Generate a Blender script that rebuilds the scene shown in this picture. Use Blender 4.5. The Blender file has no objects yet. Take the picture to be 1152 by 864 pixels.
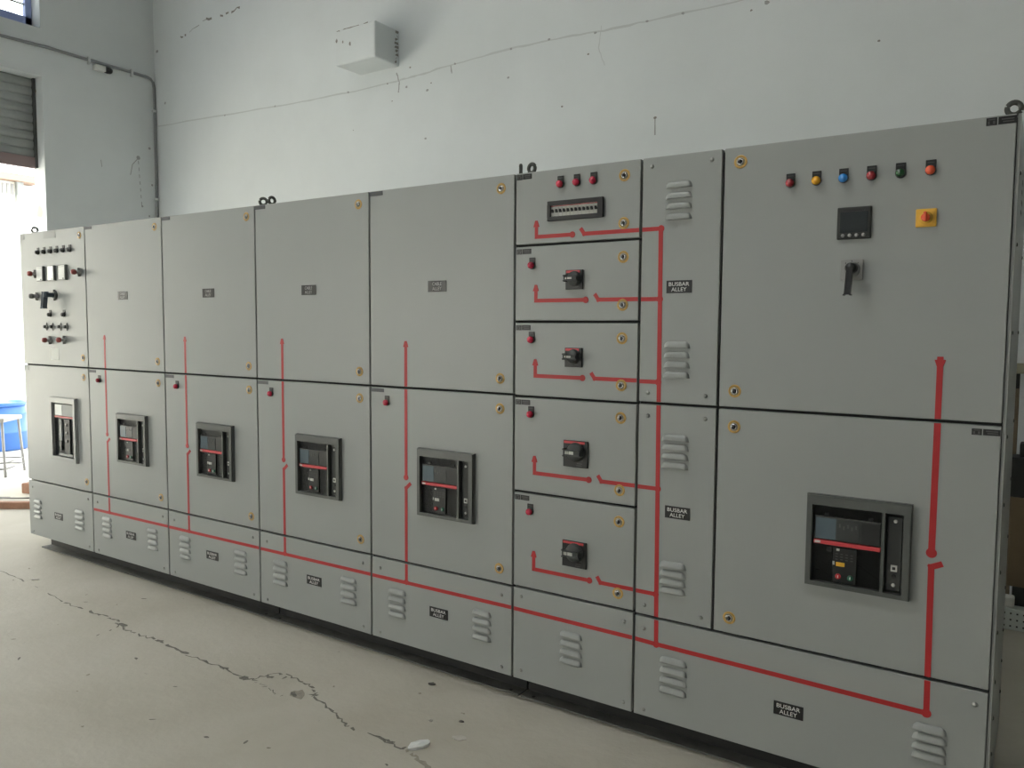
import bpy, bmesh, math, random
from mathutils import Vector, Matrix
random.seed(7)
scene = bpy.context.scene
COL = scene.collection
PI = math.pi
ORG = {}                       # world position of each object's origin

# ------------------------------------------------------------------ materials
def mat(name, col, rough=0.5, metal=0.0, spec=0.5, vary=0.0, vscale=6.0, bump=0.0, bscale=80.0,
        trans=0.0, alpha=1.0, emis=None, coat=0.0):
    m = bpy.data.materials.new(name)
    m.use_nodes = True
    nt = m.node_tree
    b = nt.nodes['Principled BSDF']
    c = (col[0], col[1], col[2], 1)
    b.inputs['Base Color'].default_value = c
    b.inputs['Roughness'].default_value = rough
    b.inputs['Metallic'].default_value = metal
    b.inputs['Specular IOR Level'].default_value = spec
    b.inputs['Transmission Weight'].default_value = trans
    b.inputs['Alpha'].default_value = alpha
    b.inputs['Coat Weight'].default_value = coat
    if emis:
        b.inputs['Emission Color'].default_value = (emis[0], emis[1], emis[2], 1)
        b.inputs['Emission Strength'].default_value = emis[3]
    if vary or bump:
        tc = nt.nodes.new('ShaderNodeTexCoord')
    if vary:
        n = nt.nodes.new('ShaderNodeTexNoise')
        n.inputs['Scale'].default_value = vscale
        n.inputs['Detail'].default_value = 6
        n.inputs['Roughness'].default_value = 0.6
        nt.links.new(tc.outputs['Object'], n.inputs['Vector'])
        r = nt.nodes.new('ShaderNodeValToRGB')
        r.color_ramp.elements[0].position = 0.3
        r.color_ramp.elements[1].position = 0.72
        r.color_ramp.elements[0].color = (col[0]*(1-vary), col[1]*(1-vary), col[2]*(1-vary), 1)
        r.color_ramp.elements[1].color = (min(1, col[0]*(1+vary)), min(1, col[1]*(1+vary)), min(1, col[2]*(1+vary)), 1)
        nt.links.new(n.outputs['Fac'], r.inputs['Fac'])
        nt.links.new(r.outputs['Color'], b.inputs['Base Color'])
    if bump:
        n2 = nt.nodes.new('ShaderNodeTexNoise')
        n2.inputs['Scale'].default_value = bscale
        n2.inputs['Detail'].default_value = 5
        nt.links.new(tc.outputs['Object'], n2.inputs['Vector'])
        bp = nt.nodes.new('ShaderNodeBump')
        bp.inputs['Strength'].default_value = bump
        bp.inputs['Distance'].default_value = 0.01
        nt.links.new(n2.outputs['Fac'], bp.inputs['Height'])
        nt.links.new(bp.outputs['Normal'], b.inputs['Normal'])
    return m

M = {}
M['paint'] = mat('grey_powder_coat', (0.342, 0.360, 0.350), 0.38, spec=0.5, vary=0.025, vscale=2.5)
M['gasket'] = mat('black_rubber', (0.018, 0.019, 0.018), 0.8)
M['channel'] = mat('dark_channel_paint', (0.075, 0.078, 0.075), 0.55, vary=0.15, vscale=8)
M['channel_shade'] = mat('shaded_channel_web', (0.022, 0.022, 0.021), 0.6)  # web and top flange blackened to paint the shade under the cabinets
M['channel_lit'] = mat('lit_channel_flange', (0.17, 0.17, 0.16), 0.8, vary=0.2, vscale=9)  # bottom flange colour lightened to paint the light it catches
M['red_tape'] = mat('red_tape', (0.46, 0.022, 0.025), 0.45)
M['black'] = mat('black_plastic', (0.014, 0.014, 0.014), 0.4)
M['plate'] = mat('black_engraved_plate', (0.012, 0.012, 0.012), 0.35)
M['letter'] = mat('white_engraving', (0.75, 0.75, 0.73), 0.6)
M['engrave_dim'] = mat('grey_engraving', (0.085, 0.085, 0.085), 0.6)
M['letter_dim'] = mat('worn_engraving', (0.42, 0.42, 0.41), 0.6)
M['frame_haze'] = mat('breaker_frame_haze', (0.30, 0.31, 0.30), 0.35, spec=0.6)  # leftmost breaker only: haze and glare painted as a paler frame
M['frame'] = mat('breaker_frame_grey', (0.095, 0.102, 0.096), 0.32, spec=0.6, vary=0.04, vscale=30)
M['face'] = mat('breaker_face', (0.035, 0.037, 0.035), 0.5)
M['face_dark'] = mat('breaker_panel_dark', (0.014, 0.015, 0.014), 0.4)
M['relay'] = mat('relay_display', (0.05, 0.055, 0.054), 0.25)
M['relay_blue'] = mat('relay_screen', (0.10, 0.14, 0.17), 0.2)
M['pink_red'] = mat('red_breaker_stripe', (0.62, 0.06, 0.07), 0.4)
M['white_plastic'] = mat('white_plastic', (0.62, 0.62, 0.58), 0.45)
M['yellow_flag'] = mat('yellow_flag', (0.75, 0.42, 0.03), 0.5)
M['btn_red'] = mat('red_button', (0.5, 0.03, 0.04), 0.4)
M['btn_green'] = mat('green_button', (0.02, 0.12, 0.07), 0.4)
M['amber_ring'] = mat('amber_lock_ring', (0.56, 0.35, 0.10), 0.45, vary=0.2, vscale=120)
M['ring_inner'] = mat('pale_lock_washer', (0.45, 0.41, 0.30), 0.5)
M['chrome'] = mat('chrome', (0.55, 0.55, 0.55), 0.18, metal=1.0)
M['steel'] = mat('dull_steel', (0.33, 0.34, 0.32), 0.4, metal=0.6)
M['eye'] = mat('eyebolt_steel', (0.09, 0.095, 0.085), 0.55, metal=0.3)
M['knob'] = mat('knob_grey', (0.055, 0.06, 0.058), 0.5)
M['lens_red'] = mat('red_lens', (0.55, 0.02, 0.06), 0.25, coat=0.4)
M['lens_crimson'] = mat('dark_red_lens', (0.36, 0.018, 0.03), 0.25, coat=0.4)
M['lens_amber'] = mat('amber_lens', (0.85, 0.42, 0.02), 0.25, coat=0.4)
M['lens_blue'] = mat('blue_lens', (0.03, 0.24, 0.68), 0.25, coat=0.4)
M['lens_green'] = mat('green_lens', (0.012, 0.085, 0.025), 0.25, coat=0.4)
M['lens_orange'] = mat('orange_lens', (0.9, 0.11, 0.04), 0.25, coat=0.4)
M['lens_off'] = mat('smoked_lens', (0.12, 0.12, 0.115), 0.3, coat=0.3)
M['lens_brown'] = mat('dull_red_lens', (0.30, 0.06, 0.05), 0.3, coat=0.3)
M['meter_face'] = mat('meter_face_white', (0.62, 0.65, 0.63), 0.3)
M['meter_glass'] = mat('meter_face_grey', (0.40, 0.44, 0.45), 0.15, coat=0.6)  # greyer face for the middle meter
M['mfm_body'] = mat('meter_bezel_black', (0.022, 0.024, 0.021), 0.45)
M['mfm_screen'] = mat('meter_screen_dark', (0.022, 0.028, 0.03), 0.2)
M['yellow'] = mat('yellow_switch_plate', (0.82, 0.47, 0.05), 0.45)
M['grey_plate'] = mat('grey_switch_plate', (0.30, 0.30, 0.29), 0.35)
M['handle_blue'] = mat('slate_handle', (0.075, 0.10, 0.13), 0.45)
M['paper'] = mat('white_sticker', (0.72, 0.74, 0.69), 0.6)
M['tag_grey'] = mat('grey_nameplate', (0.32, 0.335, 0.32), 0.5)
M['tag_dark'] = mat('slate_tag', (0.075, 0.08, 0.088), 0.5)
M['wall'] = mat('white_distemper', (0.70, 0.735, 0.745), 0.9, spec=0.2, vary=0.05, vscale=0.9, bump=0.12, bscale=14)
M['wall_mark'] = mat('plaster_seam', (0.56, 0.585, 0.59), 0.9)
M['wall_dark'] = mat('plaster_chip', (0.26, 0.25, 0.235), 0.9)
M['wall_pencil'] = mat('wall_scratch', (0.36, 0.37, 0.37), 0.9)
M['rust_stain'] = mat('rust_stain', (0.36, 0.29, 0.24), 0.9)
M['reveal_stain'] = mat('plaster_bare_patch', (0.56, 0.49, 0.38), 0.9)
M['ceiling'] = mat('grey_roof_sheet', (0.26, 0.265, 0.26), 0.8)
M['bare_wall'] = mat('bare_cement_wall', (0.34, 0.335, 0.32), 0.9, vary=0.08, vscale=1.2)
M['crack'] = mat('floor_crack', (0.19, 0.18, 0.155), 0.95, vary=0.3, vscale=60)
M['crack_soft'] = mat('floor_spall', (0.34, 0.31, 0.255), 0.95, vary=0.2, vscale=40)
M['conduit'] = mat('grey_conduit', (0.26, 0.27, 0.28), 0.6)
M['saddle'] = mat('white_saddle', (0.66, 0.68, 0.68), 0.6)
M['cam_white'] = mat('camera_white', (0.72, 0.73, 0.70), 0.5)
M['shutter'] = mat('galvanised_slats', (0.34, 0.36, 0.35), 0.5, metal=0.2, vary=0.1, vscale=5)
M['rail_brown'] = mat('shutter_rail_primer', (0.27, 0.20, 0.20), 0.6)
M['win_blue'] = mat('blue_window_frame', (0.33, 0.40, 0.70), 0.5)
M['glass'] = mat('clear_glass', (0.95, 0.97, 0.97), 0.05, trans=1.0)
M['out_wall'] = mat('cream_outer_wall', (0.80, 0.775, 0.68), 0.9, vary=0.03, vscale=2)
M['out_white'] = mat('white_outer_wall', (0.85, 0.84, 0.78), 0.9)
M['eave'] = mat('brown_eave', (0.20, 0.13, 0.09), 0.7)
M['ground'] = mat('outside_concrete', (0.52, 0.51, 0.48), 0.9, vary=0.08, vscale=1.5)
M['drum'] = mat('blue_plastic', (0.06, 0.17, 0.48), 0.4)
M['stool'] = mat('stool_steel', (0.34, 0.33, 0.32), 0.5)
M['stool_top'] = mat('stool_top', (0.42, 0.39, 0.35), 0.6)
M['wood'] = mat('raw_timber', (0.36, 0.19, 0.12), 0.75, vary=0.2, vscale=10)
M['wood_post'] = mat('weathered_timber', (0.20, 0.155, 0.105), 0.8, vary=0.2, vscale=12)
M['ply'] = mat('pale_board_edge', (0.36, 0.345, 0.25), 0.7, vary=0.1, vscale=10)
M['carton'] = mat('brown_carton', (0.15, 0.11, 0.065), 0.85, vary=0.08, vscale=6)
M['case_black'] = mat('black_case', (0.02, 0.02, 0.018), 0.6)
M['strip_white'] = mat('terminal_white', (0.58, 0.62, 0.60), 0.5)
M['scrap'] = mat('white_film', (0.74, 0.76, 0.75), 0.5)
M['pebble'] = mat('pale_stone', (0.58, 0.55, 0.50), 0.8)
M['pebble_dark'] = mat('dark_stone', (0.10, 0.09, 0.08), 0.8)

def concrete(name, base, dark, light):
    m = bpy.data.materials.new(name)
    m.use_nodes = True
    nt = m.node_tree
    b = nt.nodes['Principled BSDF']
    b.inputs['Roughness'].default_value = 0.72
    b.inputs['Specular IOR Level'].default_value = 0.35
    tc = nt.nodes.new('ShaderNodeTexCoord')
    def noise(s, d, r=0.6, dist=0.0):
        n = nt.nodes.new('ShaderNodeTexNoise')
        n.inputs['Scale'].default_value = s
        n.inputs['Detail'].default_value = d
        n.inputs['Roughness'].default_value = r
        n.inputs['Distortion'].default_value = dist
        nt.links.new(tc.outputs['Object'], n.inputs['Vector'])
        return n
    n1 = noise(1.3, 8, 0.62, 0.4)
    r1 = nt.nodes.new('ShaderNodeValToRGB')
    r1.color_ramp.elements[0].position = 0.30
    r1.color_ramp.elements[1].position = 0.74
    r1.color_ramp.elements[0].color = (*dark, 1)
    r1.color_ramp.elements[1].color = (*light, 1)
    e = r1.color_ramp.elements.new(0.5)
    e.color = (*base, 1)
    nt.links.new(n1.outputs['Fac'], r1.inputs['Fac'])
    # small scattered pits and chips
    n2 = noise(17, 3, 0.55)
    r2 = nt.nodes.new('ShaderNodeValToRGB')
    r2.color_ramp.elements[0].position = 0.245
    r2.color_ramp.elements[1].position = 0.285
    r2.color_ramp.elements[0].color = (0.5, 0.48, 0.44, 1)
    r2.color_ramp.elements[1].color = (1, 1, 1, 1)
    nt.links.new(n2.outputs['Fac'], r2.inputs['Fac'])
    mx = nt.nodes.new('ShaderNodeMix')
    mx.data_type = 'RGBA'
    mx.blend_type = 'MULTIPLY'
    mx.inputs[0].default_value = 1.0
    nt.links.new(r1.outputs['Color'], mx.inputs[6])
    nt.links.new(r2.outputs['Color'], mx.inputs[7])
    nt.links.new(mx.outputs[2], b.inputs['Base Color'])
    n3 = noise(30, 6)
    bp = nt.nodes.new('ShaderNodeBump')
    bp.inputs['Strength'].default_value = 0.25
    bp.inputs['Distance'].default_value = 0.01
    nt.links.new(n3.outputs['Fac'], bp.inputs['Height'])
    nt.links.new(bp.outputs['Normal'], b.inputs['Normal'])
    return m
M['floor'] = concrete('worn_concrete', (0.52, 0.49, 0.42), (0.47, 0.44, 0.37), (0.565, 0.535, 0.47))

# ------------------------------------------------------------------ mesh helpers
def new():
    return bmesh.new()

def box(bm, x0, x1, y0, y1, z0, z1, bev=0.0, mi=0, seg=2):
    t = bmesh.new()
    bmesh.ops.create_cube(t, size=1)
    for v in t.verts:
        v.co = Vector((x0 + (v.co.x+.5)*(x1-x0), y0 + (v.co.y+.5)*(y1-y0), z0 + (v.co.z+.5)*(z1-z0)))
    if bev:
        bmesh.ops.bevel(t, geom=t.edges[:], offset=bev, segments=seg, affect='EDGES', profile=0.5)
    merge(bm, t, mi)

def merge(bm, t, mi=0, mtx=None):
    if mtx is not None:
        bmesh.ops.transform(t, matrix=mtx, verts=t.verts)
    vm = {v: bm.verts.new(v.co) for v in t.verts}
    for f in t.faces:
        try:
            nf = bm.faces.new([vm[v] for v in f.verts])
            nf.material_index = mi if mi >= 0 else f.material_index
            nf.smooth = f.smooth
        except ValueError:
            pass
    t.free()

def lathe(bm, prof, origin=(0, 0, 0), axis='-y', seg=24, mi=0, smooth=True):
    """prof: list of (radius, height along axis). axis '-y' points out of the panel, 'z' up."""
    ox, oy, oz = origin
    rings = []
    for r, h in prof:
        ring = []
        for k in range(seg):
            a = 2*PI*k/seg
            c, s = math.cos(a)*r, math.sin(a)*r
            p = {'-y': (ox+c, oy-h, oz+s), 'z': (ox+c, oy+s, oz+h), 'x': (ox+h, oy+c, oz+s), 'y': (ox+s, oy+h, oz+c)}[axis]
            ring.append(bm.verts.new(p))
        rings.append(ring)
    for a, b in zip(rings, rings[1:]):
        for k in range(seg):
            f = bm.faces.new([a[k], a[(k+1) % seg], b[(k+1) % seg], b[k]])
            f.material_index = mi
            f.smooth = smooth
    for ring, flip in ((rings[0], True), (rings[-1], False)):
        try:
            f = bm.faces.new(ring[::-1] if flip else ring)
            f.material_index = mi
        except ValueError:
            pass

def tube(bm, pts, r, seg=10, mi=0, closed=False):
    pts = [Vector(p) for p in pts]
    n = len(pts)
    rings = []
    for i, p in enumerate(pts):
        if closed:
            d = (pts[(i+1) % n] - pts[i-1]).normalized()
        else:
            d = (pts[min(i+1, n-1)] - pts[max(i-1, 0)]).normalized()
        ref = Vector((0, 0, 1)) if abs(d.z) < 0.9 else Vector((1, 0, 0))
        u = d.cross(ref).normalized()
        w = d.cross(u).normalized()
        rings.append([bm.verts.new(p + (u*math.cos(2*PI*k/seg) + w*math.sin(2*PI*k/seg))*r) for k in range(seg)])
    m = n if closed else n-1
    for i in range(m):
        a, b = rings[i], rings[(i+1) % n]
        if closed and i == n-1:
            # align seam
            off = min(range(seg), key=lambda o: (a[0].co - b[o].co).length)
            b = b[off:] + b[:off]
        for k in range(seg):
            try:
                f = bm.faces.new([a[k], a[(k+1) % seg], b[(k+1) % seg], b[k]])
                f.material_index = mi
                f.smooth = True
            except ValueError:
                pass
    if not closed:
        for ring in (rings[0], rings[-1]):
            try:
                bm.faces.new(ring).material_index = mi
            except ValueError:
                pass

def prism(bm, pts2, y0, y1, mi=0):
    """polygon in x,z extruded from y0 (front) to y1."""
    a = [bm.verts.new((x, y0, z)) for x, z in pts2]
    b = [bm.verts.new((x, y1, z)) for x, z in pts2]
    n = len(pts2)
    bm.faces.new(a).material_index = mi
    bm.faces.new(b[::-1]).material_index = mi
    for k in range(n):
        bm.faces.new([a[k], b[k], b[(k+1) % n], a[(k+1) % n]]).material_index = mi

def finish(bm, name, mats):
    bmesh.ops.recalc_face_normals(bm, faces=bm.faces[:])
    me = bpy.data.meshes.new(name)
    bm.to_mesh(me)
    bm.free()
    for m in (mats if isinstance(mats, (list, tuple)) else [mats]):
        me.materials.append(m)
    return me

def link(o, parent, world):
    COL.objects.link(o)
    world = Vector(world)
    ORG[o.name] = world
    if parent is not None:
        o.parent = parent
        o.location = world - ORG[parent.name]
    else:
        o.location = world

def obj(name, bm, mats, parent=None, label=None, kind=None, org=None):
    """mesh given in world coordinates; origin put at the centre of its base."""
    xs = [v.co.x for v in bm.verts]; ys = [v.co.y for v in bm.verts]; zs = [v.co.z for v in bm.verts]
    o0 = Vector(org) if org else Vector(((min(xs)+max(xs))/2, (min(ys)+max(ys))/2, min(zs)))
    for v in bm.verts:
        v.co -= o0
    me = finish(bm, name, mats)
    o = bpy.data.objects.new(name, me)
    link(o, parent, o0)
    if label: o['label'] = label
    if kind: o['kind'] = kind
    return o

CACHE = {}
def place(key, builder, name, parent, world, mats, label=None):
    """mesh built once around its own mounting point, then shared."""
    if key not in CACHE:
        bm = new()
        builder(bm)
        CACHE[key] = finish(bm, name, mats)
    o = bpy.data.objects.new(name, CACHE[key])
    link(o, parent, world)
    if label: o['label'] = label
    return o

def tag(o, label, cat, group=None):
    o['label'] = label
    o['category'] = cat
    if group: o['group'] = group
    return o

def empty(name, loc, label=None, cat=None, group=None):
    o = bpy.data.objects.new(name, None)
    o.empty_display_size = 0.1
    link(o, None, loc)
    if label: tag(o, label, cat, group)
    return o

def struct(o):
    o['kind'] = 'structure'
    return o

# text as mesh faces, appended to a bmesh at (cx, y, cz), facing -y
def add_text(bm, s, cx, y, cz, h, mi, width=None, bold=0.0):
    cu = bpy.data.curves.new('t', 'FONT')
    cu.body = s
    cu.size = 1.0
    cu.align_x = 'CENTER'
    cu.offset = bold
    cu.resolution_u = 3
    o = bpy.data.objects.new('t', cu)
    COL.objects.link(o)
    dg = bpy.context.evaluated_depsgraph_get()
    me = bpy.data.meshes.new_from_object(o.evaluated_get(dg))
    t = bmesh.new()
    t.from_mesh(me)
    bpy.data.objects.remove(o)
    bpy.data.curves.remove(cu)
    bpy.data.meshes.remove(me)
    xs = [v.co.x for v in t.verts]; ys = [v.co.y for v in t.verts]
    sy = h/(max(ys)-min(ys))
    sx = width/(max(xs)-min(xs)) if width else sy
    mx, my = (min(xs)+max(xs))/2, (min(ys)+max(ys))/2
    for v in t.verts:
        v.co = Vector((cx + (v.co.x-mx)*sx, y, cz + (v.co.y-my)*sy))
    merge(bm, t, mi)

# ------------------------------------------------------------------ camera (28 mm equivalent)
CAMP = Vector((5.63754, -2.60681, 1.50684))
yaw, pit, rol = 0.58992, 0.0707, 0.00638
fwd = Vector((-math.sin(yaw)*math.cos(pit), math.cos(yaw)*math.cos(pit), -math.sin(pit)))
r0 = Vector((math.cos(yaw), math.sin(yaw), 0))
u0 = r0.cross(fwd)
rt = math.cos(rol)*r0 + math.sin(rol)*u0
up = -math.sin(rol)*r0 + math.cos(rol)*u0
cd = bpy.data.cameras.new('camera')
cd.sensor_width = 36
cd.lens = 36*900.93/1152
cd.clip_start = 0.05
cam = bpy.data.objects.new('camera', cd)
COL.objects.link(cam)
mw = Matrix((rt, up, -fwd)).transposed().to_4x4()
mw.translation = CAMP
cam.matrix_world = mw
scene.camera = cam

# ------------------------------------------------------------------ setting
XL, YB, XR, YF, ZC = -2.365, 2.5, 9.6, -10.5, 6.2      # room: left, back, right, front, ceiling
TW = 0.2                                               # wall thickness
DY0, DY1, DZ = -2.1, 1.345, 3.84                       # rolling shutter opening in the left wall
EY0, EY1, EZ = -10.2, -5.6, 2.9                            # unseen opening added farther down the left wall for fill light
WY0, WY1, WZ0, WZ1 = -0.6, 1.343, 4.28, 5.55           # high window in the left wall

def jag(bm, pts, w0, w1, z, mi, n=7, amp=0.012, gap=0.0):
    """ragged dark crack lying on the floor, as thin faces in the floor mesh."""
    P = [Vector((x, y, 0)) for x, y in pts]
    fine = []
    for a, b in zip(P, P[1:]):
        for k in range(n):
            q = a.lerp(b, k/n)
            fine.append(q + Vector((random.uniform(-amp, amp), random.uniform(-amp, amp), 0)))
    fine.append(P[-1])
    prev = None
    for i, q in enumerate(fine):
        d = (fine[min(i+1, len(fine)-1)] - fine[max(i-1, 0)]).normalized()
        nrm = Vector((-d.y, d.x, 0))
        w = random.uniform(w0, w1)
        L = bm.verts.new((q.x+nrm.x*w, q.y+nrm.y*w, z)); R = bm.verts.new((q.x-nrm.x*w, q.y-nrm.y*w, z))
        if prev and random.random() >= gap:
            bm.faces.new([prev[0], prev[1], R, L]).material_index = mi
        prev = (L, R)

def blob(bm, x, y, rx, ry, z, mi, n=11, rot=0.0):
    vs = []
    for k in range(n):
        a = 2*PI*k/n
        s = random.uniform(0.6, 1.15)
        px, py = math.cos(a)*rx*s, math.sin(a)*ry*s
        vs.append(bm.verts.new((x+px*math.cos(rot)-py*math.sin(rot), y+px*math.sin(rot)+py*math.cos(rot), z)))
    bm.faces.new(vs).material_index = mi

bm = new()
box(bm, XL, XR, YF, YB, -0.12, 0.0)
main = [(-0.4, -0.34), (0.24, -0.347), (0.394, -0.349), (0.853, -0.377), (1.235, -0.42), (1.554, -0.414), (1.727, -0.403), (1.831, -0.449),
        (2.009, -0.453), (2.189, -0.436), (2.393, -0.46), (2.668, -0.457), (2.852, -0.482)]
jag(bm, main[:5], 0.001, 0.005, 0.0010, 1, n=9, amp=0.008, gap=0.25)
jag(bm, main[4:], 0.002, 0.009, 0.0010, 1, n=9, amp=0.011, gap=0.15)
jag(bm, [(2.852, -0.482), (2.882, -0.44), (2.909, -0.365), (2.97, -0.345), (3.068, -0.352), (3.15, -0.372), (3.195, -0.392), (3.19, -0.42), (3.24, -0.43),
         (3.369, -0.463), (3.45, -0.50), (3.526, -0.524), (3.676, -0.515), (3.788, -0.521)], 0.002, 0.007, 0.0012, 1, n=6, amp=0.009, gap=0.15)
jag(bm, [(2.87, -0.46), (2.95, -0.47), (3.06, -0.49), (3.16, -0.50)], 0.001, 0.004, 0.0014, 1, n=8, amp=0.010, gap=0.35)
jag(bm, [(3.80, -0.525), (3.86, -0.54), (3.92, -0.56), (4.0, -0.60), (4.2, -0.66)], 0.003, 0.012, 0.0014, 2, n=5, amp=0.006, gap=0.1)
blob(bm, 3.150, -0.447, 0.055, 0.030, 0.0016, 2, rot=-0.5)
blob(bm, 3.13, -0.455, 0.025, 0.012, 0.0018, 1, rot=-0.5)
for (x, y, a, b) in [(1.83, -0.425, .04, .018), (2.17, -0.44, .03, .012), (2.39, -0.455, .035, .012), (2.67, -0.46, .03, .009), (2.84, -0.47, .025, .018),
                     (2.92, -0.405, .02, .012), (3.70, -0.512, .02, .008), (3.72, -0.51, .012, .006), (3.21, -0.41, .015, .008)]:
    blob(bm, x, y, a, b, 0.0020, 1, rot=random.uniform(-.3, .3))
for k in range(46):                    # small chips out of the concrete
    x = random.uniform(-0.6, 5.0); y = random.uniform(-1.5, -0.12)
    s = random.uniform(0.005, 0.013)
    blob(bm, x, y, s*random.uniform(1, 2.2), s*0.6, 0.0012, 1 if random.random() < .5 else 2, n=7, rot=random.uniform(0, 3))
struct(obj('floor', bm, [M['floor'], M['crack'], M['crack_soft']], org=(0, 0, 0)))

bm = new()
SX0, SX1, SY0, SY1 = 1.0, 4.2, -2.9, -1.9                 # unseen translucent roof sheet, added to light the floor
box(bm, XL-0.2, XR+0.2, YF-0.2, SY0, ZC, ZC+0.15); box(bm, XL-0.2, XR+0.2, SY1, YB+0.2, ZC, ZC+0.15)
box(bm, XL-0.2, SX0, SY0, SY1, ZC, ZC+0.15); box(bm, SX1, XR+0.2, SY0, SY1, ZC, ZC+0.15)
struct(obj('ceiling', bm, M['ceiling']))
tm = bpy.data.materials.new('translucent_sheet')
tm.use_nodes = True
tn = tm.node_tree
tl = tn.nodes.new('ShaderNodeBsdfTranslucent')
tl.inputs['Color'].default_value = (0.80, 0.82, 0.80, 1)
tn.links.new(tl.outputs['BSDF'], tn.nodes['Material Output'].inputs['Surface'])
bm = new()
vs = [bm.verts.new(p) for p in ((SX0, SY0, ZC+.1), (SX1, SY0, ZC+.1), (SX1, SY1, ZC+.1), (SX0, SY1, ZC+.1))]
bm.faces.new(vs)
w2 = struct(obj('fill_skylight', bm, tm))

# back wall, with its plaster seam, nail holes and scratches
def strip_xz(bm, pts, y, w0, w1, mi, n=6, amp=0.004, gap=0.0):
    fine = []
    for a, b in zip(pts, pts[1:]):
        for k in range(n):
            t = k/n
            fine.append((a[0]+(b[0]-a[0])*t, a[1]+(b[1]-a[1])*t + random.uniform(-amp, amp)))
    fine.append(pts[-1])
    prev = None
    for i, (x, z) in enumerate(fine):
        a = fine[max(i-1, 0)]; b = fine[min(i+1, len(fine)-1)]
        d = Vector((b[0]-a[0], b[1]-a[1])).normalized()
        w = random.uniform(w0, w1)
        L = bm.verts.new((x-d.y*w, y, z+d.x*w)); R = bm.verts.new((x+d.y*w, y, z-d.x*w))
        if prev and random.random() >= gap:
            bm.faces.new([prev[0], prev[1], R, L]).material_index = mi
        prev = (L, R)

def dot_xz(bm, x, z, rx, rz, y, mi):
    vs = []
    for k in range(8):
        a = 2*PI*k/8; s = random.uniform(.7, 1.2)
        vs.append(bm.verts.new((x+math.cos(a)*rx*s, y, z+math.sin(a)*rz*s)))
    bm.faces.new(vs).material_index = mi

bm = new()
box(bm, XL-TW, XR+TW, YB, YB+TW, -0.12, ZC)
y = YB-0.0015
strip_xz(bm, [(-2.32, 3.612), (-0.838, 3.559), (-0.092, 3.535), (0.493, 3.529), (1.05, 3.532)], y, .004, .008, 1, amp=.004)
strip_xz(bm, [(1.05, 3.535), (1.278, 3.545), (1.662, 3.568), (2.192, 3.587), (2.526, 3.590), (2.904, 3.570), (3.294, 3.566), (3.797, 3.564), (4.4, 3.575)], y, .004, .009, 1, amp=.004)
for x, z in [(1.662, 3.568), (2.526, 3.593), (2.192, 3.586), (2.904, 3.566), (3.294, 3.566), (3.55, 3.565), (0.493, 3.53), (-0.46, 3.55), (-1.2, 3.57)]:
    dot_xz(bm, x, z, .012, .009, y-.001, 3)
strip_xz(bm, [(-1.942, 4.449), (-1.80, 4.455)], y, .004, .012, 2, amp=.01, gap=.2)
strip_xz(bm, [(-1.80, 4.455), (-1.467, 4.539)], y, .002, .004, 3, amp=.012, gap=.35)
strip_xz(bm, [(-1.467, 4.539), (-1.2, 4.53), (-0.945, 4.545)], y, .004, .012, 2, amp=.012, gap=.3)
strip_xz(bm, [(3.365, 2.918), (3.367, 2.806)], y, .003, .006, 3)
dot_xz(bm, 3.365, 2.92, .014, .010, y-.001, 2)
for x, z, r in [(4.097, 3.517, .026), (4.0, 3.49, .012), (-2.184, 3.832, .025), (4.747, 3.165, .012), (-2.305, 4.381, .03), (1.16, 3.47, .018), (1.38, 3.41, .02),
                (1.20, 3.62, .014), (0.95, 3.53, .012), (1.0, 3.38, .01), (1.42, 3.46, .01), (2.17, 3.38, .016), (2.85, 3.43, .012), (1.36, 3.03, .016), (2.64, 3.1, .012), (0.55, 3.2, .008)]:
    dot_xz(bm, x, z, r*.7, r*.55, y-.001, 2 if r < .015 else 3)
strip_xz(bm, [(1.05, 3.60), (1.08, 3.52), (1.07, 3.44)], y, .004, .008, 3, amp=.01)
strip_xz(bm, [(1.62, 3.56), (1.63, 3.50)], y, .003, .006, 3)
strip_xz(bm, [(2.95, 3.60), (2.93, 3.45), (2.98, 3.33)], y, .002, .004, 1, amp=.01)
struct(obj('wall_back', bm, [M['wall'], M['wall_mark'], M['wall_dark'], M['wall_pencil']], org=(0, YB, 0)))

# left wall with the shutter opening and the high window
bm = new()
x0, x1 = XL-TW, XL
box(bm, x0, x1, DY1, YB, -0.12, ZC)
box(bm, x0, x1, YF-TW, EY0, -0.12, ZC)
box(bm, x0, x1, EY1, DY0, -0.12, ZC)
box(bm, x0, x1, EY0, EY1, EZ, ZC)
box(bm, x0, x1, DY0, DY1, DZ, WZ0)
box(bm, x0, x1, DY0, WY0, WZ0, WZ1)
box(bm, x0, x1, DY0, DY1, WZ1, ZC)
def poly_yz(bm, pts, x, mi):
    bm.faces.new([bm.verts.new((x, a, b)) for a, b in pts]).material_index = mi
def line_yz(bm, pts, x, w, mi):
    for (a, b), (c, d) in zip(pts, pts[1:]):
        v = Vector((c-a, d-b)).normalized()
        poly_yz(bm, [(a-v.y*w, b+v.x*w), (c-v.y*w, d+v.x*w), (c+v.y*w, d-v.x*w), (a+v.y*w, b-v.x*w)], x, mi)
xs_ = XL+0.0015
line_yz(bm, [(2.20, 3.06), (2.225, 3.171), (2.291, 3.246)], xs_, .004, 1)
for k in range(7):
    line_yz(bm, [(2.291+.004*k, 3.22-.07*k), (2.293+.004*k, 3.185-.07*k)], xs_, .004, 1)
line_yz(bm, [(1.89, 3.16), (1.90, 3.09)], xs_, .003, 1)
for a, b, r in [(2.291, 3.25, .022), (2.42, 3.37, .014), (2.44, 2.99, .012), (2.322, 2.754, .012), (2.40, 2.66, .01)]:
    poly_yz(bm, [(a+math.cos(t*.785)*r, b+math.sin(t*.785)*r) for t in range(8)], xs_+.001, 1)
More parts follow.
